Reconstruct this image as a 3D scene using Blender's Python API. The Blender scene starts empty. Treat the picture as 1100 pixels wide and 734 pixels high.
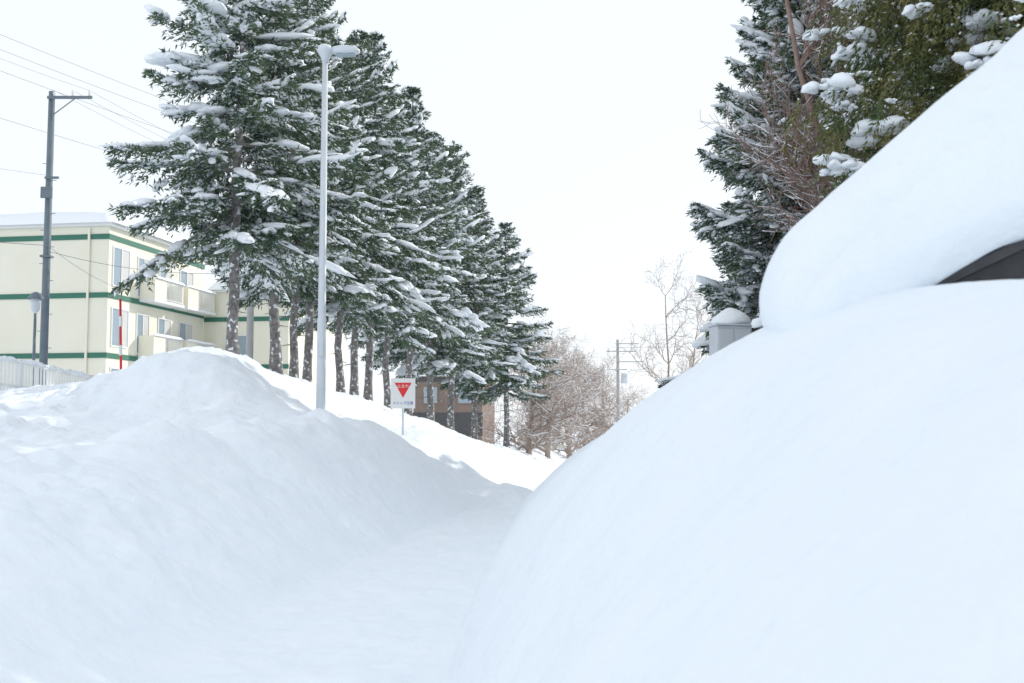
import bpy, bmesh, math, random
import numpy as np
from mathutils import Vector
scene = bpy.context.scene
scene.view_settings.view_transform = 'Standard'
scene.view_settings.look = 'None'
scene.view_settings.exposure = 0
COL = scene.collection

# ------------------------------------------------------------ materials
def mat(name, c, rough=0.7, c2=None, scale=5.0, bump=0.0, bscale=20.0, metal=0.0, snow=0.0, detail=4, bdist=.05):
    m = bpy.data.materials.new(name); m.use_nodes = True
    nt = m.node_tree; b = nt.nodes['Principled BSDF']
    b.inputs['Base Color'].default_value = (*c, 1); b.inputs['Roughness'].default_value = rough
    b.inputs['Metallic'].default_value = metal
    tc = nt.nodes.new('ShaderNodeTexCoord')
    col = None
    if c2 is not None:
        n = nt.nodes.new('ShaderNodeTexNoise'); n.inputs['Scale'].default_value = scale; n.inputs['Detail'].default_value = detail
        nt.links.new(tc.outputs['Object'], n.inputs['Vector'])
        r = nt.nodes.new('ShaderNodeValToRGB')
        r.color_ramp.elements[0].position = 0.35; r.color_ramp.elements[1].position = 0.65
        r.color_ramp.elements[0].color = (*c, 1); r.color_ramp.elements[1].color = (*c2, 1)
        nt.links.new(n.outputs['Fac'], r.inputs['Fac']); col = r.outputs['Color']
    if snow > 0:
        n = nt.nodes.new('ShaderNodeTexNoise'); n.inputs['Scale'].default_value = 7.0; n.inputs['Detail'].default_value = 5
        nt.links.new(tc.outputs['Object'], n.inputs['Vector'])
        r = nt.nodes.new('ShaderNodeValToRGB')
        r.color_ramp.elements[0].position = 0.62 - snow; r.color_ramp.elements[1].position = 0.68 - snow
        nt.links.new(n.outputs['Fac'], r.inputs['Fac'])
        mx = nt.nodes.new('ShaderNodeMix'); mx.data_type = 'RGBA'
        nt.links.new(r.outputs['Color'], mx.inputs[0])
        if col: nt.links.new(col, mx.inputs[6])
        else: mx.inputs[6].default_value = (*c, 1)
        mx.inputs[7].default_value = (.84, .88, .93, 1)
        col = mx.outputs[2]
    if col: nt.links.new(col, b.inputs['Base Color'])
    if bump > 0:
        n = nt.nodes.new('ShaderNodeTexNoise'); n.inputs['Scale'].default_value = bscale; n.inputs['Detail'].default_value = 5
        nt.links.new(tc.outputs['Object'], n.inputs['Vector'])
        bp = nt.nodes.new('ShaderNodeBump'); bp.inputs['Strength'].default_value = bump; bp.inputs['Distance'].default_value = bdist
        nt.links.new(n.outputs['Fac'], bp.inputs['Height']); nt.links.new(bp.outputs['Normal'], b.inputs['Normal'])
    return m
SNOW = mat('snow', (.83, .885, .94), .8, (.86, .908, .955), 1.1, .65, 4.5, bdist=.08)
CLUMP = mat('snow_clump', (.88, .92, .965), .8, bump=.3, bscale=14)
NEEDLE = mat('spruce_needles', (.05, .092, .06), .5, (.12, .175, .09), 1.3)
NEEDLE2 = mat('cedar_foliage', (.05, .09, .028), .6, (.18, .165, .05), 1.1)
BARK = mat('bark', (.15, .14, .135), .9, (.29, .27, .26), 9, .6, 18, snow=.05)
BARKP = mat('bare_bark', (.27, .18, .15), .9, (.36, .27, .24), 6)
BARKF = mat('cherry_bark', (.30, .23, .195), .9, (.45, .37, .32), 6)
CREAM = mat('cream_render', (.82, .79, .665), .85, (.85, .82, .70), .7, .1, 30)
GREEN = mat('green_trim', (.04, .17, .12), .6)
WHITE = mat('white_paint', (.80, .81, .80), .5)
GREYP = mat('pale_metal', (.60, .65, .70), .45, (.66, .70, .74), 3)
DARKP = mat('slate_pole', (.13, .17, .20), .6, (.17, .21, .24), 2)
DARK = mat('dark_metal', (.06, .062, .066), .6, (.085, .085, .09), 5, .2, 30)
GLASS = mat('window_glass', (.30, .38, .44), .12)
CURT = mat('curtain', (.62, .62, .60), .9)
RED = mat('red_paint', (.75, .03, .03), .5)
BLUE = mat('blue_paint', (.05, .12, .5), .5)
BROWN = mat('brown_cladding', (.19, .14, .12), .8, (.24, .18, .15), .8)
CONC = mat('concrete', (.38, .38, .38), .85, (.46, .46, .45), 3)
WIRE = mat('cable', (.2, .21, .23), .6)
BOXM = mat('cabinet_metal', (.55, .59, .64), .5, (.60, .63, .67), 3)

# ------------------------------------------------------------ mesh helpers
def link(o, parent=None):
    COL.objects.link(o)
    if parent: o.parent = parent
    return o
def mesh_np(name, V, F, m, smooth=False):
    V = np.asarray(V, dtype=np.float32); F = np.asarray(F, dtype=np.int32)
    me = bpy.data.meshes.new(name); k = F.shape[1]
    me.vertices.add(len(V)); me.vertices.foreach_set('co', V.ravel())
    me.loops.add(F.size); me.loops.foreach_set('vertex_index', F.ravel())
    me.polygons.add(len(F)); me.polygons.foreach_set('loop_start', np.arange(0, F.size, k, dtype=np.int32))
    me.polygons.foreach_set('loop_total', np.full(len(F), k, dtype=np.int32))
    me.update(calc_edges=True)
    me.polygons.foreach_set('use_smooth', np.full(len(F), smooth, dtype=bool))
    me.materials.append(m); return me
class MB:
    def __init__(s): s.v = []; s.f = []
    def box(s, x0, x1, y0, y1, z0, z1):
        b = len(s.v)
        s.v += [(x0,y0,z0),(x1,y0,z0),(x1,y1,z0),(x0,y1,z0),(x0,y0,z1),(x1,y0,z1),(x1,y1,z1),(x0,y1,z1)]
        s.f += [tuple(b+i for i in q) for q in [(0,3,2,1),(4,5,6,7),(0,1,5,4),(1,2,6,5),(2,3,7,6),(3,0,4,7)]]
        return s
    def tube(s, pts, rad, n=10, cap=True):
        pts = [Vector(p) for p in pts]; b = len(s.v)
        for i, p in enumerate(pts):
            d = (pts[min(i+1, len(pts)-1)] - pts[max(i-1, 0)]).normalized()
            a = Vector((1,0,0))
            if abs(d.z) < .99: a = d.cross(Vector((0,0,1))).normalized()
            c = d.cross(a)
            for j in range(n):
                t = 2*math.pi*j/n
                s.v.append(tuple(p + (a*math.cos(t)+c*math.sin(t))*rad[i]))
        for i in range(len(pts)-1):
            for j in range(n):
                s.f.append((b+i*n+j, b+i*n+(j+1)%n, b+(i+1)*n+(j+1)%n, b+(i+1)*n+j))
        if cap:
            s.f.append(tuple(b+j for j in reversed(range(n)))); e = b+(len(pts)-1)*n
            s.f.append(tuple(e+j for j in range(n)))
        return s
    def lathe(s, prof, c=(0,0,0), n=20):
        b = len(s.v)
        for (r, z) in prof:
            for j in range(n):
                t = 2*math.pi*j/n; s.v.append((c[0]+r*math.cos(t), c[1]+r*math.sin(t), c[2]+z))
        for i in range(len(prof)-1):
            for j in range(n):
                s.f.append((b+i*n+j, b+i*n+(j+1)%n, b+(i+1)*n+(j+1)%n, b+(i+1)*n+j))
        return s
    def obj(s, name, m, parent=None, smooth=False, bevel=0, label=None):
        me = bpy.data.meshes.new(name); me.from_pydata(s.v, [], s.f); me.update()
        bm = bmesh.new(); bm.from_mesh(me); bmesh.ops.recalc_face_normals(bm, faces=bm.faces[:]); bm.to_mesh(me); bm.free()
        if smooth: me.polygons.foreach_set('use_smooth', [True]*len(me.polygons))
        me.materials.append(m); o = link(bpy.data.objects.new(name, me), parent)
        if bevel:
            md = o.modifiers.new('bevel', 'BEVEL'); md.width = bevel; md.segments = 3; md.limit_method = 'ANGLE'
        if label: o['label'] = label
        return o
def thing(name, label, cat, loc=(0,0,0), rz=0.0, group=None):
    o = bpy.data.objects.new(name, None); o.empty_display_size = .3
    o.location = loc; o.rotation_euler = (0,0,rz); COL.objects.link(o)
    o['label'] = label; o['category'] = cat
    if group: o['group'] = group
    return o

# ------------------------------------------------------------ noise and terrain
_T = np.random.RandomState(3).rand(256, 256)
def vn(x, y, o=0):
    x = x + 31.7*o; y = y + 17.3*o
    xi = np.floor(x).astype(int); yi = np.floor(y).astype(int)
    fx = x-xi; fy = y-yi; fx = fx*fx*fx*(fx*(fx*6-15)+10); fy = fy*fy*fy*(fy*(fy*6-15)+10)
    a = _T[xi%256, yi%256]; b = _T[(xi+1)%256, yi%256]; c = _T[xi%256, (yi+1)%256]; d = _T[(xi+1)%256, (yi+1)%256]
    return (a*(1-fx)+b*fx)*(1-fy)+(c*(1-fx)+d*fx)*fy - .5
def ss(a, b, x):
    t = np.clip((x-a)/(b-a), 0, 1); return t*t*(3-2*t)
def height(x, y):
    x = np.asarray(x, float); y = np.asarray(y, float); I = np.interp
    wob = .12*vn(y*.5, y*0, 4) + .09*vn(y*1.7, y*0, 5) + .03*vn(y*5, y*0, 15)
    xr = I(y, [-20,0,3,7,10,12.4,18,23.5,35,60,120,400], [.9,.55,.0,-.4,-.4,-.3,-.07,.19,1.6,5,14,60]) + wob
    xl = xr - I(y, [0,10,18,26,40,60], [2.1,1.9,1.4,1.0,1.4,2.5]) + .3*vn(y*.6, y*0, 9)
    base = -.8*ss(20, 70, y)
    P = I(y, [-20,0,4,7,9,12,20,26,40,80,200], [1.9,1.9,2.15,2.48,2.44,2.25,1.9,1.6,1.2,.6,-.6])
    s = np.clip((x-xr)/3.0, 0, 1)
    fr = np.sin(math.pi/2*s)**.80
    zr = base + (P-base)*fr
    Tl = I(y, [-20,0,12,17,24,40,80,150,300], [1.3,1.35,1.45,1.7,2.45,2.5,2.0,.5,-.8])
    Tn = I(y, [-20,0,12,24,34,46,58,100,200], [1.3,1.35,1.5,1.8,1.45,1.0,.6,0,-.8])
    T = Tn + (Tl-Tn)*ss(-5, -9, x)
    xt = I(y, [10,18,22,26,58,150], [-6.0,-6.0,-6.4,-6.4,-2.4,9.1])
    Rt = I(y, [10,14,19,20.5,22,24,26,36,46,58,80,150], [1.2,1.3,1.6,2.25,3.15,3.35,3.15,2.6,2.05,.98,.2,-.8])
    wd = np.where(x < xt, 1.8, 1.75)
    ZL = T + (Rt-T)*np.exp(-(np.abs(x-xt)/wd)**2.2)
    wl = I(y, [0,12,20,26], [3.3,3.0,2.4,2.6])
    sl = np.clip((xl-x)/wl, 0, 1)
    fl = np.sin(math.pi/2*sl)**1.2
    zl = base + (ZL-base)*fl
    # ploughed rim thrown up along the edge of the trench
    rim = np.exp(-((x-(xl-wl*.92))/.55)**2)*(1-ss(20,25,y))*ss(2,6,y)
    zl = zl + rim*(.08+.34*vn(x*1.1,y*.8,31)+.20*vn(x*3,y*2.4,32))
    z = np.where(x > xr, zr, np.where(x < xl, zl, base))
    near = 1-ss(60, 120, y)
    inpath = ss(.0,.3,x-xl)*(1-ss(-.3,.0,x-xr))
    left = ss(0,.8,xl-x)
    right = ss(0,.8,x-xr)
    rough = .7+.9*ss(-.1,.25,vn(x*.35,y*.3,33))
    z = z + near*(.10*vn(x*.55,y*.45,1)*left + .08*vn(x*1.5,y*1.1,2)*left + rough*(.085*vn(x*3.6,y*2.8,3)*left + .055*vn(x*8,y*6.5,6)*left + .022*vn(x*19,y*15,16)*left))
    z = z + near*right*(.10*vn(x*.8,y*.5,11) + .03*vn(x*2.7,y*2.0,12)*1 + .006*vn(x*12,y*9,13))
    z = z + near*inpath*(.06*vn(x*2.0,y*1.5,7)+.05*vn(x*6,y*4.5,8)+.025*vn(x*15,y*11,10))
    z = z + .40*np.exp(-((x+.1)**2/.5+(y-27)**2/1.2)) + .3*np.exp(-((x-.05)**2/.12+(y-24.5)**2/.8)) + .35*np.exp(-((x+1.0)**2/.5+(y-31)**2/2))
    z = z - .22*np.exp(-((x+2.55)**2/.5+(y-27)**2/3.5))
    for (cx, cy, rr, dp) in [(-.05,5.6,.16,.06),(.15,6.7,.12,.05),(.62,3.9,.10,.04),(.52,4.3,.09,.035),(-3.4,9.2,.3,.08),(-4.6,12.5,.4,.10),(-3.2,15,.3,.10)]:
        z = z - dp*np.exp(-(((x-cx)**2+(y-cy)**2)/rr**2))
    return z
def H1(x, y): return float(height(np.array([x]), np.array([y]))[0])

xs = list(np.arange(-10, 4.5, .05))
st = .05; v = 4.5
while v < 1500: st *= 1.07; v += st; xs.append(v)
st = .05; v = -10; pre = []
while v > -1500: st *= 1.06; v -= st; pre.append(v)
xs = np.array(pre[::-1]+xs)
ys = [1.0]
while ys[-1] < 110: ys.append(ys[-1]+max(.045, .0062*ys[-1]))
st = .7
while ys[-1] < 3000: st *= 1.08; ys.append(ys[-1]+st)
ys = np.array(list(np.arange(-40, -2, 1.0))+list(np.arange(-2, 1, .15))+ys)
X, Y = np.meshgrid(xs, ys); Z = height(X, Y)
nx, ny = len(xs), len(ys)
V = np.stack([X, Y, Z], -1).reshape(-1, 3)
ii = (np.arange(ny-1)[:,None]*nx+np.arange(nx-1)[None,:]).ravel()
F = np.stack([ii, ii+1, ii+nx+1, ii+nx], -1)
g = link(bpy.data.objects.new('ground', mesh_np('ground', V, F, SNOW, True))); g['kind'] = 'structure'
g['label'] = 'deep snow with a trodden trench between high banks'

# ------------------------------------------------------------ snow blobs
def ico(sub):
    bm = bmesh.new(); bmesh.ops.create_icosphere(bm, subdivisions=sub, radius=1)
    v = np.array([p.co[:] for p in bm.verts]); f = np.array([[q.index for q in t.verts] for t in bm.faces]); bm.free(); return v, f
ICO1 = ico(1); ICO2 = ico(2); ICO3 = ico(3)
def blobs(C, Fw, S, rs, tmpl=ICO2, rough=.22):
    C = np.asarray(C, float); M = len(C)
    if M == 0: return np.zeros((0,3)), np.zeros((0,3), int)
    Fw = np.asarray(Fw, float); Fw = Fw/np.linalg.norm(Fw, axis=1, keepdims=True)
    up = np.array([0,0,1.]); Sd = np.cross(up, Fw); Sd /= np.linalg.norm(Sd, axis=1, keepdims=True)+1e-9
    Up = np.cross(Fw, Sd)
    v, f = tmpl
    rad = np.ones((M, len(v)))
    for k, fr in enumerate((2.2, 3.6, 6.0)):
        a = rs.randn(M, 3)*fr*.6; ph = rs.rand(M)*6.28
        rad += rough/(k*.7+1)*np.sin(np.einsum('nk,mk->mn', v, a)+ph[:,None])
    L = v[None]*rad[...,None]*np.asarray(S)[:,None,:]
    L[...,2] = np.where(L[...,2] < 0, L[...,2]*.45, L[...,2])
    W = C[:,None]+L[...,0:1]*Fw[:,None]+L[...,1:2]*Sd[:,None]+L[...,2:3]*Up[:,None]
    FF = f[None]+(np.arange(M)*len(v))[:,None,None]
    return W.reshape(-1,3), FF.reshape(-1,3)
def clusters(C, Fw, sizes, rs, k=7, su=.4, sw=.25, flat=.5):
    c2=[];f2=[];s2=[]
    for c, f, s in zip(C, Fw, sizes):
        f = np.array(f)/np.linalg.norm(f); sd = np.cross([0,0,1.], f); sd /= np.linalg.norm(sd)+1e-9
        for _ in range(k):
            u, w = np.clip(rs.randn(2),-1.3,1.3)*[su,sw]; q = rs.uniform(.3,.65)
            c2.append(np.array(c)+f*u*s+sd*w*s+np.array([0,0,-.18*s*(u*u+w*w)+rs.uniform(-.08,.08)*s])); f2.append(f+rs.randn(3)*[.4,.4,.1])
            s2.append((s*q, s*q*.72, s*q*flat))
    return blobs(c2, f2, s2, rs, ICO2, .3)
def join(parts):
    vs=[]; fs=[]; o=0
    for v, f in parts:
        if len(v)==0: continue
        vs.append(v); fs.append(f+o); o += len(v)
    return np.concatenate(vs), np.concatenate(fs)
def tris(P, D, L, W, rs):
    n = len(P); D = D/np.linalg.norm(D, axis=1, keepdims=True)
    r = rs.randn(n,3); s = np.cross(D, r); s /= np.linalg.norm(s, axis=1, keepdims=True)+1e-9
    a = P + D*L[:,None]*.35 + s*W[:,None]*.5; b = P + D*L[:,None]*.35 - s*W[:,None]*.5; c = P + D*L[:,None]
    V = np.stack([P, a, c, b], 1).reshape(-1,3); F = np.arange(n)[:,None]*4+np.array([[0,1,2,3]])
    return V, F

# ------------------------------------------------------------ spruces
def spruce_meshes(seed, H=12.5, cb=2.2, Rm=3.0, snow=1.0, dens=1.0, clumps=10, wh=(3,4,4,5), gap=(.30,.46), tw=.125, pads=1.0, low=.70, fleck=.21, elv=.15, lim=1.08):
    rs = np.random.RandomState(seed); rnd = random.Random(seed)
    wood = MB(); lean = rs.randn(2)*.12
    tz = np.linspace(-1.0, H, 16)
    tp = [(lean[0]*(z/H)**2+.03*rs.randn(), lean[1]*(z/H)**2+.03*rs.randn(), z) for z in tz]
    tr = [tw*(1-max(z,0)/H)**.85+.012 + (.05 if z < .3 else 0) for z in tz]
    wood.tube(tp, tr, 12)
    limbs = MB(); TV=[]; C=[]; Fw=[]; S=[]; SP=[]; CI=[]
    for z in np.arange(1.2, cb, .3):
        a = rs.rand()*6.28; l = rs.uniform(.3,.8)
        limbs.tube([(0,0,z),(math.cos(a)*l,math.sin(a)*l,z-.15*l)],[.02,.006],4,False)
    z = cb; az = rs.rand()*6.28
    lob = rs.rand(6)*6.28
    while z < H-.15:
        t = (z-cb)/(H-cb)
        prof = (1-t)**.85*(low+(1-low)*min(1,t/.12))
        for k in range(rnd.choice(wh) if t < .9 else 4):
            az += 2.4+rs.randn()*.35
            L = Rm*prof*min(lim, rs.uniform(.55,1.18)*(1+.16*math.sin(az*2+lob[0]+z*.9)+.1*math.sin(z*2.1+lob[1])))+.12
            zz = z+rs.uniform(-.2,.2)
            el = -.12+.70*t**1.3+rs.randn()*elv
            d = np.array([math.cos(az), math.sin(az), 0]); sd = np.array([-d[1], d[0], 0])
            sag = .26*(1-t)+rs.uniform(0,.14); upt = rs.uniform(.08,.26); crv = rs.randn()*.10
            def pt(s):
                s = np.asarray(s)[...,None]
                return np.array([0,0,zz])+d*s*L*.97+sd*crv*L*s*s+np.array([0,0,1.])*L*(el*s-sag*s*s+upt*s**4)
            q = pt(np.linspace(0,1,6))
            limbs.tube([tuple(p) for p in q], list((.012+.014*L)*(1-np.linspace(0,.9,6))), 4, False)
            n = max(4, int(L/.092*dens)); sv = np.linspace(.14, 1, n)
            for side in (-1, 1):
                s0 = np.clip(sv+rs.randn(n)*.015, .08, 1); p0 = pt(s0); p1 = pt(np.clip(s0+.02,0,1.02))
                f = p1-p0; f /= np.linalg.norm(f,axis=1,keepdims=True)
                tl = (.10+.36*L*np.minimum(1, s0*2.2)*(1.04-s0)**.8)*rs.uniform(.55,1.25,n); tl = np.minimum(tl, .95)
                D = f*.75+side*sd*rs.uniform(.5,.9,n)[:,None]+np.array([0,0,-1])*rs.uniform(-.15,.75,n)[:,None]
                D /= np.linalg.norm(D,axis=1,keepdims=True)
                m = 6; u = np.linspace(.08,1,m)
                pos = p0[:,None]+D[:,None]*(u[None,:,None]*tl[:,None,None])
                pos[...,2] -= .25*(u[None]**2)*tl[:,None]
                for ti in np.where(rs.rand(n) < .13*snow*pads)[0]:
                    w = tl[ti]
                    if w > .2:
                        C.append(pos[ti,rs.randint(1,5)]+np.array([0,0,.02])); Fw.append(D[ti]*np.array([1,1,.6]))
                        S.append((.30*w*rs.uniform(.7,1.3)+.05, .07+.11*w*rs.rand(), .04+.06*w*rs.rand()))
                pos = pos.reshape(-1,3); DD = np.repeat(D,m,0)
                rep = 2
                P = np.repeat(pos,rep,0)+rs.randn(len(pos)*rep,3)*.014
                Dn = np.repeat(DD,rep,0)+rs.randn(len(P),3)*.55
                TV.append((P, Dn, rs.uniform(.10,.19,len(P)), rs.uniform(.03,.055,len(P))))
                keep = rs.rand(len(pos)) < fleck*snow
                SP.append((pos[keep]+np.array([0,0,.03]), DD[keep]))
            ns = rs.poisson(4.2*snow*pads*min(1,L/1.6)+.4)
            for _ in range(ns):
                s = rs.uniform(.25,1.0)**.8; p = pt(s); p2 = pt(min(1.05,s+.05)); ff = p2-p
                w = rs.uniform(.35,1.1)*min(1, .38+L*.35)
                C.append(p+sd*rs.randn()*.13*L*(1.1-s)+np.array([0,0,.03])); Fw.append(ff+sd*rs.randn()*.01)
                S.append((.38*w*rs.uniform(.6,1.5), .17*w*rs.uniform(.7,1.4), .09*w*rs.uniform(.8,1.6)))
            if L > .9:
                s = rs.uniform(.45,.85); CI.append((pt(s)+np.array([0,0,.02]), pt(s+.05)-pt(s)))
        z += rs.uniform(*gap)*(1 if t<.7 else .75)
    P = np.concatenate([a[0] for a in TV]); D = np.concatenate([a[1] for a in TV])
    Ln = np.concatenate([a[2] for a in TV]); W = np.concatenate([a[3] for a in TV])
    fv, ff = tris(P, D, Ln, W, rs)
    lv = np.array(limbs.v); lf = np.array([f for f in limbs.f if len(f)==4])
    cv, cf = join([(fv, ff), (lv, lf)])
    crown = mesh_np('crown', cv, cf, NEEDLE)
    crown.materials.append(BARK)
    mi = np.zeros(len(cf), np.int32); mi[len(ff):] = 1; crown.polygons.foreach_set('material_index', mi)
    sp = np.concatenate([a[0] for a in SP]); sd_ = np.concatenate([a[1] for a in SP]); n = len(sp)
    sq = .035+.055*rs.rand(n); fx = sd_/np.linalg.norm(sd_,axis=1,keepdims=True); sx = np.cross(np.array([0,0,1.]),fx)
    sx /= np.linalg.norm(sx,axis=1,keepdims=True)+1e-9
    a=sp+fx*sq[:,None]*1.5; b=sp+sx*sq[:,None]*.7; c=sp-fx*sq[:,None]; e=sp-sx*sq[:,None]*.7; tp_=sp+np.array([0,0,1])*sq[:,None]*.45
    fv = np.stack([a,b,c,e,tp_],1).reshape(-1,3); base = np.arange(n)[:,None,None]*5
    ft = (base+np.array([[[0,1,4],[1,2,4],[2,3,4],[3,0,4]]])).reshape(-1,3)
    pv, pf = blobs(C, Fw, S, rs, ICO2, .32)
    idx = rs.choice(len(CI), min(clumps,len(CI)), replace=False)
    bv, bf = clusters([CI[i][0] for i in idx], [CI[i][1] for i in idx], rs.uniform(.25,.6,len(idx)), rs, 10, .8, .3, .42)
    sv_, sf = join([(fv,ft),(pv,pf),(bv,bf)])
    snw = mesh_np('snow_load', sv_, sf, CLUMP, True)
    tm = bpy.data.meshes.new('trunk'); tm.from_pydata(wood.v,[],wood.f); tm.update(); tm.materials.append(BARK)
    tm.polygons.foreach_set('use_smooth',[True]*len(tm.polygons))
    return tm, crown, snw
protos = [spruce_meshes(11,12.5,2.9,3.25,1.1,1.0,26), spruce_meshes(12,12.5,3.1,2.6,1.0,1.0,18),
          spruce_meshes(13,12.5,3.3,2.7,1.0,1.0,18), spruce_meshes(14,12.5,3.1,2.95,1.0,1.0,18)]
def place_tree(me, x, y, sc, rz, label, name='spruce_tree', cat='tree', group=None, dz=0, sxy=1.0):
    e = thing(name, label, cat, (x,y,H1(x,y)+dz), rz, group); e.scale = (sc*sxy,sc*sxy,sc)
    for m, nm in zip(me, ('trunk','crown','snow_load')):
        if m is None: continue
        link(bpy.data.objects.new(nm, m), e)
    return e
LB = 'snow-laden dark green spruce in a row on the ridge'
row = [(-6.4,26,12.0,0),(-5.84,28,12.4,1),(-5.9,30.8,10.8,2),(-5.9,33,12.4,3),(-5.3,35,11.2,1),(-5.1,37,12.2,2),(-4.9,39,13.0,3),
       (-4.6,42,12.2,1),(-4.05,45,13.3,2),(-3.5,49,12.6,0),(-2.8,53,13.6,3),(-1.8,56,12.6,2),(-.3,57.5,11.4,3)]
for i,(x,y,h,k) in enumerate(row):
    lb = 'tall spruce with bare lower trunk and big snow clumps' if i==0 else LB
    place_tree(protos[k], x, y, h/12.5, i*1.9+.4, lb, group='spruces in a row along the path', sxy=1.2 if i==12 else (1.12 if i>8 else 1.0))
ps = spruce_meshes(21,14,.3,4.2,1.6,1.15,26,(6,7,7),(.22,.30),.16,1.5,.98,.30,.10,1.0)
place_tree(ps, 7.35, 28, 1.0, .7, 'broad spruce layered with snow down to its base')
place_tree(protos[3], 10.0, 33, 1.1, 2.0, 'tall spruce behind bare trees, dusted with snow')

# ------------------------------------------------------------ cedars
def cedar_meshes(seed, H=9.5, Rm=1.7):
    rs = np.random.RandomState(seed); N = 2800
    z = rs.uniform(.3, H, N); t = z/H
    a = rs.rand(N)*6.28
    rad = Rm*np.sqrt(np.clip(1-t**2.2,0.02,1))*(.8+.35*rs.rand(N))*np.where(rs.rand(N)<.75,1,rs.uniform(.4,.9,N))
    rad = rad*(1+.22*np.sin(a*3+z*1.3)+.18*np.sin(a*7-z*2.1)+.16*np.sin(z*4+a))
    c = np.stack([rad*np.cos(a), rad*np.sin(a), z],1); out = np.stack([np.cos(a),np.sin(a),a*0],1)
    D0 = out*.5+np.array([0,0,-.9])+rs.randn(N,3)*.22; D0/=np.linalg.norm(D0,axis=1,keepdims=True)
    m = 44; u = rs.rand(N,m); sd = np.cross(D0, rs.randn(N,3)*.3+np.array([0,0,1.])); sd/=np.linalg.norm(sd,axis=1,keepdims=True)
    w = (rs.rand(N,m)-.5)*.36*(1-u*.75)
    P = c[:,None]+D0[:,None]*(u*.6)[...,None]+sd[:,None]*w[...,None]; P[...,2]-= .14*u*u
    D = D0[:,None]*.9+sd[:,None]*(np.sign(w)*.55)[...,None]+rs.randn(N,m,3)*.2
    P=P.reshape(-1,3); D=D.reshape(-1,3); n=len(P)
    fv,ff = tris(P,D,rs.uniform(.06,.13,n),rs.uniform(.018,.035,n),rs)
    crown = mesh_np('crown',fv,ff,NEEDLE2)
    outer = np.where(rad > Rm*np.sqrt(np.clip(1-t**2.2,0.02,1))*.98)[0]
    K=420; k = rs.choice(outer,K,replace=False); kk=(.05+.29*rs.rand(K)**2.0)
    bv,bf = clusters(c[k]+out[k]*.08+[0,0,-.02], out[k]+rs.randn(K,3)*[.6,.6,.05], kk, rs, 10, .75,.6,.6)
    NS=4000; sel = rs.choice(n, NS, replace=False); q = P[sel]+[0,0,.02]
    tv,tf = tris(q, np.concatenate([rs.randn(NS,2),np.zeros((NS,1))],1), np.full(NS,.07), np.full(NS,.045), rs)
    tf2 = np.concatenate([tf[:,[0,1,2]],tf[:,[0,2,3]]])
    sv,sf = join([(tv,tf2),(bv,bf)])
    w_=MB().tube([(0,0,-1),(0,0,H*.5),(.1,0,H*.95)],[.2,.12,.02],10)
    tm=bpy.data.meshes.new('trunk'); tm.from_pydata(w_.v,[],w_.f); tm.update(); tm.materials.append(BARK)
    return tm,crown,mesh_np('snow_load',sv,sf,CLUMP,True)
cd = [cedar_meshes(31), cedar_meshes(32, 9.5, 1.9)]
for x,y,s,k,r in [(7.0,17,1.05,0,.3),(8.8,16.5,1.1,1,1.2),(9.2,19.5,1.2,0,2.2),(9.9,22.5,1.3,1,3.0),(11.0,25.5,1.35,0,4.0),(12.4,22,1.4,1,5.0)]:  # rear cedars are added as casters, to put the left bank in shade
    place_tree(cd[k],x,y,s,r,'dense cedar with drooping yellow-green sprays and snow clumps','cedar_tree','tree','cedars standing close together')

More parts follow.
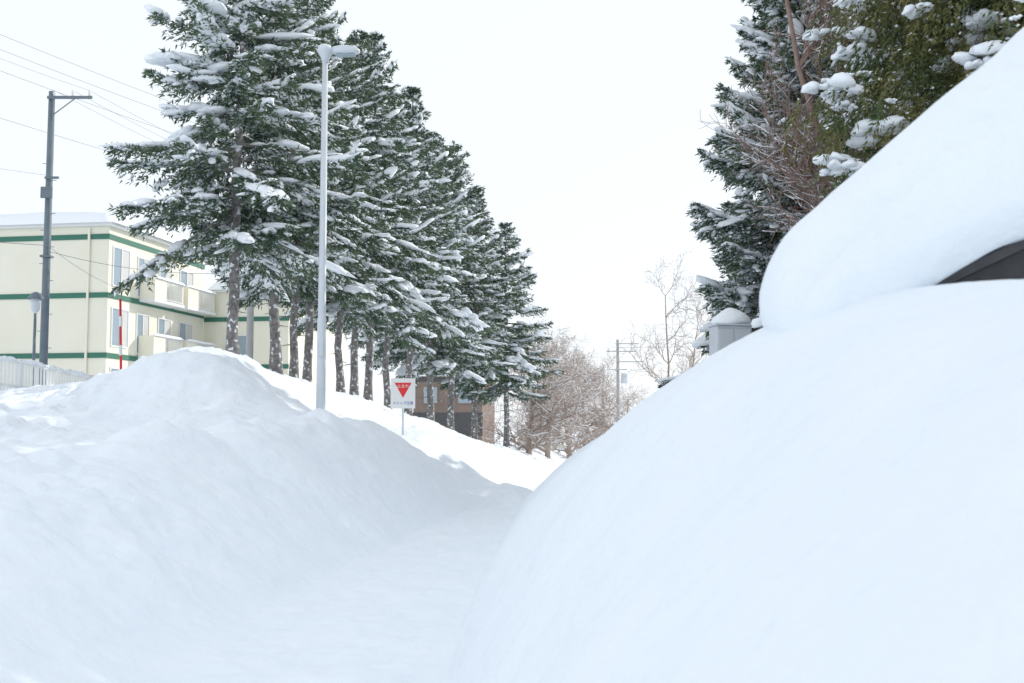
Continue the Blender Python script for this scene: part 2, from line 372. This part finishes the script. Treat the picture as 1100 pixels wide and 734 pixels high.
# ------------------------------------------------------------ bare trees
def bare_meshes(seed, H=8, spread=.6, trunk=.13, maxlev=4, mt=BARKP, snowy=True, fork=.2, kids=(2,2,2,1), up_=.02, lf=1.0):
    rs = np.random.RandomState(seed); segs=[]
    def grow(p,d,L,r,lev):
        n = 7 if lev==0 else (5 if lev<3 else 3)
        for i in range(n):
            d = d+rs.randn(3)*(.06 if lev==0 else .16)+np.array([0,0,.05 if lev==0 else up_]); d/=np.linalg.norm(d)
            q = p+d*L/n; r1 = r*(1-.75*(i+1)/n)+.003
            r0 = r*(1-.75*i/n)+.003
            segs.append((p,q,r0,r1,lev)); p=q
            if lev<maxlev and (lev>0 or (i+1)/n>fork):
                for _ in range(kids[min(lev,3)] if rs.rand()<.85 else 1):
                    a = rs.randn(3); a -= d*np.dot(a,d); a/=np.linalg.norm(a)
                    cd_ = d*rs.uniform(.5,.9)+a*rs.uniform(.5,.9)*(1+spread); cd_/=np.linalg.norm(cd_)
                    grow(p,cd_,L*rs.uniform(.38,.62)*(lf*(1-.35*i/n) if lev==0 else 1),r1*.62,lev+1)
    grow(np.array([0,0,-.5]),np.array([0,0,1.]),H*.85,trunk,0)
    P=np.array([s[0] for s in segs]);Q=np.array([s[1] for s in segs]);r0=np.array([s[2] for s in segs]);r1=np.array([s[3] for s in segs]);lv=np.array([s[4] for s in segs])
    def prisms(P,Q,r0,r1,n):
        D=Q-P; D/=np.linalg.norm(D,axis=1,keepdims=True); A=np.cross(D,np.array([.31,.2,.9])); A/=np.linalg.norm(A,axis=1,keepdims=True)+1e-9; B=np.cross(D,A)
        t=np.arange(n)*2*math.pi/n; ring=A[:,None]*np.cos(t)[None,:,None]+B[:,None]*np.sin(t)[None,:,None]
        V=np.concatenate([P[:,None]+ring*r0[:,None,None],Q[:,None]+ring*r1[:,None,None]],1).reshape(-1,3)
        j=np.arange(n); f=np.stack([j,(j+1)%n,(j+1)%n+n,j+n],1)
        return V,(np.arange(len(P))[:,None,None]*2*n+f[None]).reshape(-1,4)
    a=lv==0
    tv,tf=prisms(P[a],Q[a],r0[a],r1[a],10); cv,cf=prisms(P[~a],Q[~a],r0[~a],r1[~a],4)
    tm=mesh_np('trunk',tv,tf,mt,True); cm=mesh_np('crown',cv,cf,mt)
    sm=None
    if snowy:
        D=Q-P; hz=np.abs(D[:,2])/np.linalg.norm(D,axis=1)
        k=(lv>=1)&(lv<=3)&(hz<.75)&(rs.rand(len(lv))<.6); up=np.array([0,0,1.])
        sv,sf=prisms(P[k]+up*r0[k][:,None]*.9,Q[k]+up*r1[k][:,None]*.9,r0[k]*.9+.004,r1[k]*.9+.004,4)
        sm=mesh_np('snow_load',sv,sf,CLUMP)
    return tm,cm,sm
b1=bare_meshes(43,13,.0,.11,4,BARKP,True,.15,(3,2,2,1),.12,.42)
LBB='tall bare reddish-brown tree with fine twigs holding snow'
for x,y,s,r in [(6.9,23.5,1.05,.4),(8.0,23,1.0,2.1)]:
    place_tree(b1,x,y,s,r,LBB,'bare_tree','tree','bare trees beside the snowy spruce')
c1=bare_meshes(51,6.0,1.0,.16,4,BARKF,True,.10,(2,2,1,1),.03); c2=bare_meshes(52,6.0,1.0,.15,4,BARKF,True,.10,(3,2,1,1),.03); c3=bare_meshes(54,9,.2,.07,4,BARKF,False,.25,(2,1,1,1),.06,.6)
LC='bare spreading cherry tree with pinkish twigs beside the road'
for i,(x,y,s,m) in enumerate([(.9,60,1.15,c1),(2.0,66,1.2,c2),(3.7,74,1.3,c1),(5.4,84,1.3,c2),(7.4,95,1.3,c1),(4.2,104,1.3,c2),(12.0,118,1.2,c1)]):
    place_tree(m,x,y,s,i*1.3,LC,'bare_tree','tree','bare trees lining the road')
for x,y,s,r in [(7.6,55,1.0,1.0),(8.9,60,.9,2.6)]:
    place_tree(c3,x,y,s,r,'thin bare tree with upright twigs in deep snow','bare_tree','tree','bare trees lining the road')

# ------------------------------------------------------------ apartment building
LA=thing('apartment_building','cream three-storey apartment building with green bands and snowy roof','building',(-18.6,52,0),-math.radians(9.6))
w=MB(); w.box(-14,0,0,10.2,0,11.0); w.obj('wall',CREAM,LA,bevel=.02)
MB().box(.0,4.9,10.2,20,0,9.1).obj('wall',CREAM,LA,label='lower cream wing wall')
for z in (4.9,7.68,10.4):
    MB().box(-14.04,.04,-.04,-.002,z,z+.24).obj('green_band',GREEN,LA)
    MB().box(.002,.04,0,10.15,z,z+.24).obj('green_band',GREEN,LA)
for z in (4.9,7.5):
    MB().box(.045,4.94,10.16,10.197,z,z+.24).obj('green_band',GREEN,LA)
MB().box(-14.25,.25,-.25,10.4,11.0,11.16).obj('roof',WHITE,LA)
MB().box(.26,5.1,9.95,20,9.1,9.25).obj('roof',WHITE,LA)
def slab_snow(name,x0,x1,y0,y1,z0,th,par,seed,n=26):
    gx=np.linspace(0,1,n*2); gy=np.linspace(0,1,n); GX,GY=np.meshgrid(gx,gy)
    x=x0+(x1-x0)*GX; y=y0+(y1-y0)*GY
    e=np.minimum.reduce([(x-x0),(x1-x),(y-y0),(y1-y)])/(th*.9); k=np.sqrt(np.clip(1-(1-np.clip(e,0,1))**2,0,1))
    z=z0+th*k*(1+.35*vn(x*.6+seed,y*.6))
    V=np.stack([x,y,z],-1).reshape(-1,3); N=n*2
    ii=(np.arange(n-1)[:,None]*N+np.arange(N-1)[None]).ravel(); F=np.stack([ii,ii+1,ii+N+1,ii+N],-1)
    return link(bpy.data.objects.new(name,mesh_np(name,V,F,CLUMP,True)),par)
slab_snow('roof_snow',-14.45,.4,-.4,10.5,11.12,.6,LA,1)
slab_snow('roof_snow',.3,5.2,9.85,20,9.22,.5,LA,2)
def window_side(y0,y1,z0,z1,x=0.0):
    e=bpy.data.objects.new('window',None); link(e,LA)
    f=MB(); t=.07
    f.box(x,x+.05,y0,y1,z0,z0+t); f.box(x,x+.05,y0,y1,z1-t,z1); f.box(x,x+.05,y0,y0+t,z0+t,z1-t); f.box(x,x+.05,y1-t,y1,z0+t,z1-t)
    ym=(y0+y1)/2; f.box(x,x+.05,ym-.03,ym+.03,z0+t,z1-t); f.obj('frame',WHITE,e)
    MB().box(x+.005,x+.02,y0+t,ym-.03,z0+t,z1-t).obj('pane',GLASS,e)
    MB().box(x+.005,x+.018,ym+.03,y1-t,z0+t,z1-t).obj('pane',CURT,e)
for z0,z1 in ((8.25,10.15),(5.45,7.3),(2.7,4.5)): window_side(.35,1.95,z0,z1)
for z in (7.9,5.15):
    window_side(2.7,4.0,z+.1,z+2.1); window_side(4.9,6.3,z+.1,z+2.1); window_side(7.2,8.8,z+.1,z+2.1)
for z in (7.95,5.15):
    for (y0,y1) in ((2.9,6.1),(6.5,9.9)):
        e=bpy.data.objects.new('balcony',None); link(e,LA)
        MB().box(.045,.85,y0,y1,z-.14,z).obj('slab',WHITE,e)
        m=y0+1.2
        MB().box(.77,.85,y0,m,z,z+1.0).obj('parapet',CREAM,e); MB().box(.045,.77,y0,y0+.1,z,z+1.0).obj('side_panel',CREAM,e); MB().box(.045,.77,y1-.1,y1,z,z+1.0).obj('side_panel',CREAM,e)
        r=MB(); r.box(.79,.83,m,y1-.1,z+.95,z+1.0); r.box(.79,.83,m,y1-.1,z+.05,z+.09)
        for yy in np.arange(m+.1,y1-.15,.13): r.box(.80,.82,yy,yy+.025,z+.09,z+.95)
        r.obj('railing',WHITE,e)
        slab_snow('snow_cap',.66,.93,y0,y1,z+1.0,.13,e,3,12)
for z in (5.3,):
    for x0 in (1.3,):
        e=bpy.data.objects.new('window',None); link(e,LA)
        f=MB(); f.box(x0,x0+1.6,10.13,10.195,z,z+.07); f.box(x0,x0+1.6,10.13,10.195,z+1.4,z+1.47); f.box(x0,x0+.07,10.13,10.195,z+.07,z+1.4); f.box(x0+1.53,x0+1.6,10.13,10.195,z+.07,z+1.4); f.obj('frame',WHITE,e)
        MB().box(x0+.07,x0+1.53,10.17,10.196,z+.07,z+1.4).obj('pane',GLASS,e)
MB().box(-1.0,-.9,-.12,-.045,0,10.9).obj('downpipe',CREAM,LA)

LBd=thing('brown_building','low brown building with grey base and snowy flat roof','building',(-4.6,85,0),-.1)
MB().box(-2.8,2.4,0,8,-1,5.6).obj('wall',BROWN,LBd); MB().box(-2.83,2.43,-.04,-.002,1.2,2.9).obj('grey_band',DARK,LBd)
MB().box(-2.83,2.43,-.04,-.002,5.2,5.5).obj('grey_band',DARK,LBd)
slab_snow('roof_snow',-3.0,2.6,-.2,8.2,5.6,.45,LBd,5)
for x0 in (-2.0,.6):
    e=bpy.data.objects.new('window',None); link(e,LBd); MB().box(x0-.06,x0+1.06,-.05,-.003,3.54,4.86).obj('frame',BROWN,e); MB().box(x0,x0+1.0,-.07,-.052,3.6,4.8).obj('pane',GLASS,e)
LG=thing('garage','small cream garage with arched roof beside the road','garage',(2.3,92,0),-.12)
g_=MB(); prof=[(-1.9,-1.5),(1.9,-1.5)]+[(1.9*math.cos(a),1.0+1.2*math.sin(a)) for a in np.linspace(0,math.pi,13)]
n=len(prof); g_.v=[(x,0,z) for x,z in prof]+[(x,6,z) for x,z in prof]
g_.f=[tuple(range(n)),tuple(range(2*n-1,n-1,-1))]+[(i,(i+1)%n,(i+1)%n+n,i+n) for i in range(n)]; g_.obj('wall',CREAM,LG)
d=MB()
for k in range(6): d.box(-1.3,1.3,-.06,-.01,-1.2+k*.34,-1.2+k*.34+.31)
d.obj('door',GREYP,LG)

# ------------------------------------------------------------ shed with deep snow on its roof
SH=thing('garden_shed','dark metal shed nearly buried under a thick snow slab','shed',(2.5,7,0))
wv=MB(); y0,y1=-.02,2.6
def rz(x): return 2.46+.47*(x-2.53)
A=[(2.35-2.5,1.0),(7.5-2.5,1.0),(7.5-2.5,rz(7.5)-.05),(2.35-2.5,rz(2.35)-.05)]
wv.v=[(x,y0,z) for x,z in A]+[(x+.55,y1,z) for x,z in A]; wv.f=[(0,1,2,3),(7,6,5,4),(0,4,5,1),(1,5,6,2),(2,6,7,3),(3,7,4,0)]
wv.obj('wall',DARK,SH)
rf=MB(); A=[(2.2-2.5,rz(2.2)-.045),(7.7-2.5,rz(7.7)-.045),(7.7-2.5,rz(7.7)+.02),(2.2-2.5,rz(2.2)+.02)]
rf.v=[(x-.03,y0-.18,z) for x,z in A]+[(x+.55,y1+.15,z) for x,z in A]; rf.f=wv.f; rf.obj('roof',DARK,SH)
outline=[(2.35,2.30),(2.0,2.10),(1.72,2.06),(1.57,2.20),(1.54,2.40),(1.58,2.60),(1.72,2.82),(2.0,3.08),(2.3,3.34),(2.58,3.58),(2.86,3.83),(3.15,4.08),(3.6,4.45),(4.2,4.85),(5,5.2),(6,5.45),(7.2,5.4),(7.9,5.1),(7.9,4.99),(7.0,4.58),(6,4.11),(5,3.64),(4.2,3.26),(3.4,2.89),(2.9,2.66)]
ol=np.array(outline)
def dense(p,n):
    q=np.vstack([p,p[:1]]); s=np.r_[0,np.cumsum(np.linalg.norm(np.diff(q,axis=0),axis=1))]; u=np.linspace(0,s[-1],n,endpoint=False)
    return np.stack([np.interp(u,s,q[:,0]),np.interp(u,s,q[:,1])],1)
ol=dense(ol,220)
for _ in range(6): ol=(np.roll(ol,1,0)+ol*2+np.roll(ol,-1,0))/4
ks=40; base_line=np.stack([ol[:,0],np.minimum(ol[:,1],2.46+.47*(ol[:,0]-2.53)+.02)],1)
rings=[]
for k in range(ks+1):
    u=k/ks; yy=6.62+(9.6-6.62)*(.5-.5*math.cos(math.pi*u))
    ed=min(yy-6.62,9.6-yy)/.5; sh=math.sqrt(max(0,1-(1-min(1,ed))**2))
    zt=base_line[:,1]+(ol[:,1]-base_line[:,1])*(.62+.38*sh)
    xx=ol[:,0]+(1-sh)*.22*np.clip((2.6-ol[:,0]),0,1)
    P=np.stack([xx+.22*(yy-7)+.05*vn(zt*1.2+5,np.full_like(zt,yy*1.2),20)+.03*vn(zt*4+5,np.full_like(zt,yy*4),22), np.full(len(ol),yy), zt+.07*vn(xx*1.3,np.full_like(xx,yy*1.3),21)+.04*vn(xx*4,np.full_like(xx,yy*4),23)],1)
    rings.append(P)
rings=np.array(rings); n=len(ol); V=rings.reshape(-1,3)-np.array([2.5,7,0])
F=[(k*n+j,k*n+(j+1)%n,(k+1)*n+(j+1)%n,(k+1)*n+j) for k in range(ks) for j in range(n)]
V=list(map(tuple,V))
for end in (0,ks):
    prev=[end*n+j for j in range(n)]; ring=rings[end]-np.array([2.5,7,0]); sgn=-1 if end==0 else 1
    low=2.46+.47*(ring[:,0]+2.5-2.53)
    for q in (1,2,3,4,5,6):
        t=q/6; yy=ring[:,1]+sgn*.12*math.sin(t*math.pi/2)
        zc=np.maximum(low+.35*(ring[:,2].max()-2.4)*.3,2.5)
        xx=ring[:,0]*(1-t)+np.clip(ring[:,0],-.55,5.0)*t; zz=ring[:,2]*(1-t)+zc*t
        b=len(V); V+= [tuple(a) for a in np.stack([xx,yy,zz],1)]; cur=[b+j for j in range(n)]
        F+=[(prev[j],prev[(j+1)%n],cur[(j+1)%n],cur[j]) for j in range(n)]; prev=cur
sm=MB(); sm.v=V; sm.f=F; sm.obj('roof_snow',SNOW,SH,smooth=True)

# ------------------------------------------------------------ street lamp
zb=H1(-4.03,24); SL=thing('street_lamp','tall pale steel street lamp with short arm, standing in snow','street lamp',(-4.03,24,zb))
ht=9.72-zb
MB().tube([(0,0,-1),(0,0,0),(0,0,2),(0,0,2.02),(0,0,ht)],[.10,.10,.095,.085,.06],16).obj('pole',GREYP,SL,smooth=True)
MB().lathe([(0,.16),(.10,.15),(.17,.08),(.18,.03),(.15,-.02),(.10,-.10),(.06,-.25),(0,-.25)],(0,0,ht)).obj('pole_cap',GREYP,SL,smooth=True)
MB().tube([(.05,0,ht+.04),(.25,0,ht+.04)],[.035,.035],10).obj('arm',GREYP,SL)
hd=MB(); hv=[]
for x,w_,h0,h1 in [(.14,.06,.0,.07),(.2,.12,-.04,.11),(.45,.15,-.05,.13),(.66,.13,-.04,.11),(.74,.07,-.01,.07)]:
    hv.append([(x,w_*math.cos(a),ht+(h0+h1)/2+(h1-h0)/2*math.copysign(abs(math.sin(a))**.6,math.sin(a))) for a in np.linspace(0,2*math.pi,14,endpoint=False)])
hd.v=[p for r in hv for p in r]; hd.f=[(i*14+j,i*14+(j+1)%14,(i+1)*14+(j+1)%14,(i+1)*14+j) for i in range(4) for j in range(14)]+[tuple(range(14)),tuple(56+j for j in range(14))]
hd.obj('lamp_head',GREYP,SL,smooth=True)
MB().box(.24,.64,-.09,.09,ht-.075,ht-.045).obj('lamp_glass',GLASS,SL)
rs=np.random.RandomState(2); bv,bf=blobs([(.42,0,ht+.11),(0,0,ht+.14)],[(1,0,0),(1,0,0)],[(.27,.12,.04),(.13,.1,.05)],rs,ICO3,.08)
link(bpy.data.objects.new('snow_cap',mesh_np('snow_cap',bv,bf,CLUMP,True)),SL)
MB().box(-.05,.05,-.13,-.095,1.2,1.55).obj('service_hatch',GREYP,SL)

# park lantern
zb=H1(-16,38); PL=thing('park_lantern','small post lantern with domed cap behind a fence','lantern',(-16,38,zb))
MB().tube([(0,0,-.6),(0,0,5.6-zb)],[.06,.045],12).obj('post',DARKP,PL,smooth=True)
MB().lathe([(.05,-.1),(.13,0),(.17,.35),(.15,.42)],(0,0,5.6-zb)).obj('lamp_glass',GREYP,PL,smooth=True)
MB().lathe([(.26,.38),(.24,.45),(.14,.58),(.04,.63),(0,.64)],(0,0,5.6-zb)).obj('lamp_cap',DARKP,PL,smooth=True)

# utility poles
zb=H1(-16.5,40); UP=thing('utility_pole','dark slate utility pole with one short top crossarm','utility pole',(-16.5,40,zb)); t=13.7-zb
MB().tube([(0,0,-1),(0,0,t)],[.15,.11],14).obj('pole',DARKP,UP,smooth=True)
MB().box(-.1,1.5,-.18,-.11,t-.3,t-.2).obj('crossarm',DARKP,UP); MB().box(-.1,.4,-.18,-.12,t-3.2,t-3.12).obj('crossarm',DARKP,UP)
MB().tube([(.9,-.145,t-.28),(.1,-.145,t-.9)],[.02,.02],6).obj('brace',DARKP,UP)
for xx in (.15,.8,1.4): MB().lathe([(0,0),(.05,.0),(.03,.06),(.06,.1),(.03,.15),(.05,.2),(0,.24)],(xx,-.145,t-.2),10).obj('insulator',WHITE,UP,smooth=True)
MB().box(-.2,.2,-.24,-.15,t-3.9,t-3.5).obj('bracket',DARKP,UP); MB().box(-.18,.18,-.18,.18,t-6.0,t-5.93).obj('collar',DARKP,UP)
for k in range(12): MB().tube([(-.26 if k%2 else .26,0,2+k*.6),(0,0,2+k*.6)],[.012,.012],5).obj('step_bolt',DARKP,UP)
zb=H1(8.2,88); UQ=thing('utility_pole','pale concrete utility pole with several crossarms and transformer','utility pole',(8.2,88,zb)); t=8.6-zb
MB().tube([(0,0,-1),(0,0,t)],[.16,.11],10).obj('pole',CONC,UQ,smooth=True)
for dz,a,b_ in ((.3,-.2,1.6),(.9,-.9,1.4),(1.7,-.2,2.0),(2.3,-.7,.7)): MB().box(a,b_,-.22,-.14,t-dz-.07,t-dz).obj('crossarm',CONC,UQ)
MB().lathe([(0,0),(.28,0),(.28,.7),(.2,.78),(0,.8)],(.5,-.1,t-3.4),14).obj('transformer',GREYP,UQ)
for xx in (-.7,.5,1.1,1.35): MB().lathe([(0,0),(.07,.0),(.04,.08),(.08,.14),(.04,.2),(0,.28)],(xx,-.19,t-.9),8).obj('insulator',WHITE,UQ,smooth=True)
zb=H1(-10.4,45); UR=thing('utility_pole','plain pale concrete pole among spruce trunks','utility pole',(-10.4,45,zb))
MB().tube([(0,0,-1),(0,0,8.4-zb)],[.16,.13],12).obj('pole',CONC,UR,smooth=True)
MB().box(-.5,.5,-.22,-.15,8.0-zb,8.1-zb).obj('crossarm',CONC,UR)
zb=H1(8.3,62); UT=thing('marker_post','slim dark marker post standing in snow','post',(8.3,62,zb))
MB().tube([(0,0,-1),(0,0,4.2-zb)],[.06,.05],8).obj('post',DARKP,UT); MB().box(-.2,.2,-.09,-.06,3.7-zb,4.0-zb).obj('plate',GREYP,UT)

# wires
def wire(a,b,sag,r=.0055,n=24):
    a=np.array(a,float);b=np.array(b,float); pts=[]
    for i in range(n+1):
        t=i/n; p=a+(b-a)*t; p[2]-=sag*4*t*(1-t); pts.append(tuple(p))
    e=thing('overhead_wire','thin dark overhead cable strung between poles','cable',(0,0,0),0,'overhead cables')
    MB().tube(pts,[r]*(n+1),5).obj('cable',WIRE,e)
wire((-18.6,21,12.9),(-6.7,47,12.6),.3); wire((-18.9,21,12.6),(-7.0,47,12.3),.3); wire((-19.2,21,12.2),(-7.3,47,11.8),.35); wire((-19,21,10.6),(-6.9,47,10.5),.3)
T=13.5
for xx in (-16.35,-15.7,-15.1): wire((xx,39.84,T+.2),(xx+9,62,T-.8),.5)
wire((-15.1,39.84,T+.2),(-22,20,T+1),.5); wire((-16.4,39.8,10.6),(-26,22,10.8),.5)
wire((-16.4,39.8,8.1),(-26,24,8.4),.5,.012); wire((-16.4,39.8,7.9),(-10.4,45,7.9),.35,.01); wire((-16.4,39.8,8.1),(-18.3,53.5,8.2),.2,.01)
wire((8.2,88,8.0),(40,60,9),.8,.012); wire((8.2,88,7.4),(14,160,8),.8,.012)

# ------------------------------------------------------------ sign
zb=H1(-2.68,28); SG=thing('warning_sign','white board sign with red inverted triangle on thin post','sign',(-2.68,28,zb),.05); cz=2.5-zb
MB().tube([(0,.03,-.8),(0,.03,cz+.3)],[.028,.028],10).obj('post',GREYP,SG,smooth=True)
MB().box(-.30,.30,-.02,0,cz-.37,cz+.37).obj('board',WHITE,SG,bevel=.008)
tr=MB(); tr.v=[(-.21,-.026,cz+.26),(.21,-.026,cz+.26),(0,-.026,cz-.11),(-.21,-.0215,cz+.26),(.21,-.0215,cz+.26),(0,-.0215,cz-.11)]
tr.f=[(0,2,1),(3,4,5),(0,1,4,3),(1,2,5,4),(2,0,3,5)]; tr.obj('red_triangle',RED,SG)
def text(body,size,x,y,z,m,par,name):
    cu=bpy.data.curves.new('lettering','FONT'); cu.body=body; cu.size=size; cu.align_x='CENTER'; cu.extrude=.001
    o=bpy.data.objects.new('tmp',cu); COL.objects.link(o); dg=bpy.context.evaluated_depsgraph_get(); me=bpy.data.meshes.new_from_object(o.evaluated_get(dg)); bpy.data.objects.remove(o)
    me.materials.clear(); me.materials.append(m); q=link(bpy.data.objects.new(name,me),par); q.location=(x,y,z); q.rotation_euler=(math.pi/2,0,0); return q
text('止まれ',.10,0,-.03,cz+.14,WHITE,SG,'lettering')
text('スリップ注意',.085,0,-.024,cz-.27,BLUE,SG,'lettering')

# red snow pole
zb=H1(-9.35,27); SP_=thing('snow_marker_pole','slender leaning red snow marker pole with white bands','marker pole',(-9.3,27,zb))
MB().tube([(.05,0,-.6),(-.05,0,4.72-zb)],[.033,.028],10).obj('pole',RED,SP_,smooth=True)
for q0 in (.66,1.35): MB().tube([(-.022 if q0<1 else -.008,0,4.72-zb-q0),(-.03 if q0<1 else -.015,0,4.72-zb-q0+.24)],[.040,.040],10).obj('band',WHITE,SP_)

# white fence
FE=thing('picket_fence','white metal picket fence half buried in snow','fence',(0,0,0))
pts=[(-12.4,18.5,3.1),(-10.9,21.5,3.10),(-10.4,24,3.02),(-10.0,27,2.82),(-9.6,30,2.66)]
pk=MB(); cap=[];capf=[]
for (a,b_) in zip(pts[:-1],pts[1:]):
    za,zb_=a[2],b_[2]; a=np.array(a[:2]);b_=np.array(b_[:2]); L=np.linalg.norm(b_-a); n=int(L/.12)
    for i in range(n):
        p=a+(b_-a)*i/n; z=za+(zb_-za)*i/n; pk.box(p[0]-.02,p[0]+.02,p[1]-.012,p[1]+.012,z-1.1,z-.02)
    for dz in (0,-.5): pk.tube([(a[0],a[1],za+dz),(b_[0],b_[1],zb_+dz)],[.03,.03],6)
    MB().box(a[0]-.04,a[0]+.04,a[1]-.04,a[1]+.04,za-1.6,za+.08).obj('post',WHITE,FE)
    for i in range(int(L/.3)):
        p=a+(b_-a)*(i+.5)/(L/.3); z=za+(zb_-za)*(i+.5)/(L/.3); cap.append((p[0],p[1],z+.03)); capf.append((*(b_-a),0))
pk.obj('railing',WHITE,FE)
bv,bf=blobs(cap,capf,[(.22,.06,.07)]*len(cap),rs); link(bpy.data.objects.new('snow_cap',mesh_np('snow_cap',bv,bf,CLUMP,True)),FE)

# cabinet
zb=H1(3.85,20); CB=thing('utility_cabinet','grey metal cabinet with pointed snow cap','cabinet',(3.85,20,zb),.15); t=3.42-zb
MB().box(-.32,.32,-.22,.22,-.3,t).obj('housing',BOXM,CB,bevel=.02)
for s_ in (-1,1):
    MB().box(min(s_*.02,s_*.29),max(s_*.02,s_*.29),-.24,-.221,.1,t-.06).obj('door',BOXM,CB,bevel=.006)
MB().box(.03,.05,-.265,-.241,t-.7,t-.55).obj('handle',DARK,CB)
MB().box(-.34,.34,-.27,.25,t,t+.03).obj('roof',BOXM,CB)
cp=MB(); cp.lathe([(.0,.0),(.35,.0),(.37,.05),(.33,.12),(.24,.19),(.13,.26),(.04,.30),(0,.305)],(0,0,t+.03),28)
cp.v=[(x*1.0+.03*math.sin(z*9+y*4),y*.72,z+.02*math.sin(x*9)) for x,y,z in cp.v]; cp.obj('snow_cap',CLUMP,CB,smooth=True)

# ------------------------------------------------------------ light
E=math.radians(27); AZ=math.radians(54)
W=bpy.data.worlds.new('World'); scene.world=W; W.use_nodes=True; nt=W.node_tree
bg=nt.nodes['Background']; sky=nt.nodes.new('ShaderNodeTexSky'); sky.sky_type='NISHITA'; sky.sun_disc=False
sky.sun_elevation=E; sky.sun_rotation=AZ
mx=nt.nodes.new('ShaderNodeMix'); mx.data_type='RGBA'; mx.inputs[0].default_value=.9
nt.links.new(sky.outputs[0],mx.inputs[6]); mx.inputs[7].default_value=(6.85,7.2,7.6,1)
nt.links.new(mx.outputs[2],bg.inputs['Color']); bg.inputs['Strength'].default_value=.15
sl=bpy.data.lights.new('sun','SUN'); sl.energy=2.8; sl.angle=math.radians(.5); sl.color=(1,.96,.9)
so=link(bpy.data.objects.new('sun',sl)); S=Vector((math.sin(AZ)*math.cos(E),math.cos(AZ)*math.cos(E),math.sin(E)))
so.rotation_euler=S.to_track_quat('Z','Y').to_euler()

cam=bpy.data.cameras.new('camera'); co=link(bpy.data.objects.new('camera',cam)); co.location=(0,0,1.6)
co.rotation_euler=(math.radians(90+4.45),0,0); cam.lens=40; cam.sensor_width=36; cam.clip_end=6000; cam.clip_start=.05
cam.dof.use_dof=True; cam.dof.focus_distance=28; cam.dof.aperture_fstop=2.2
scene.camera=co
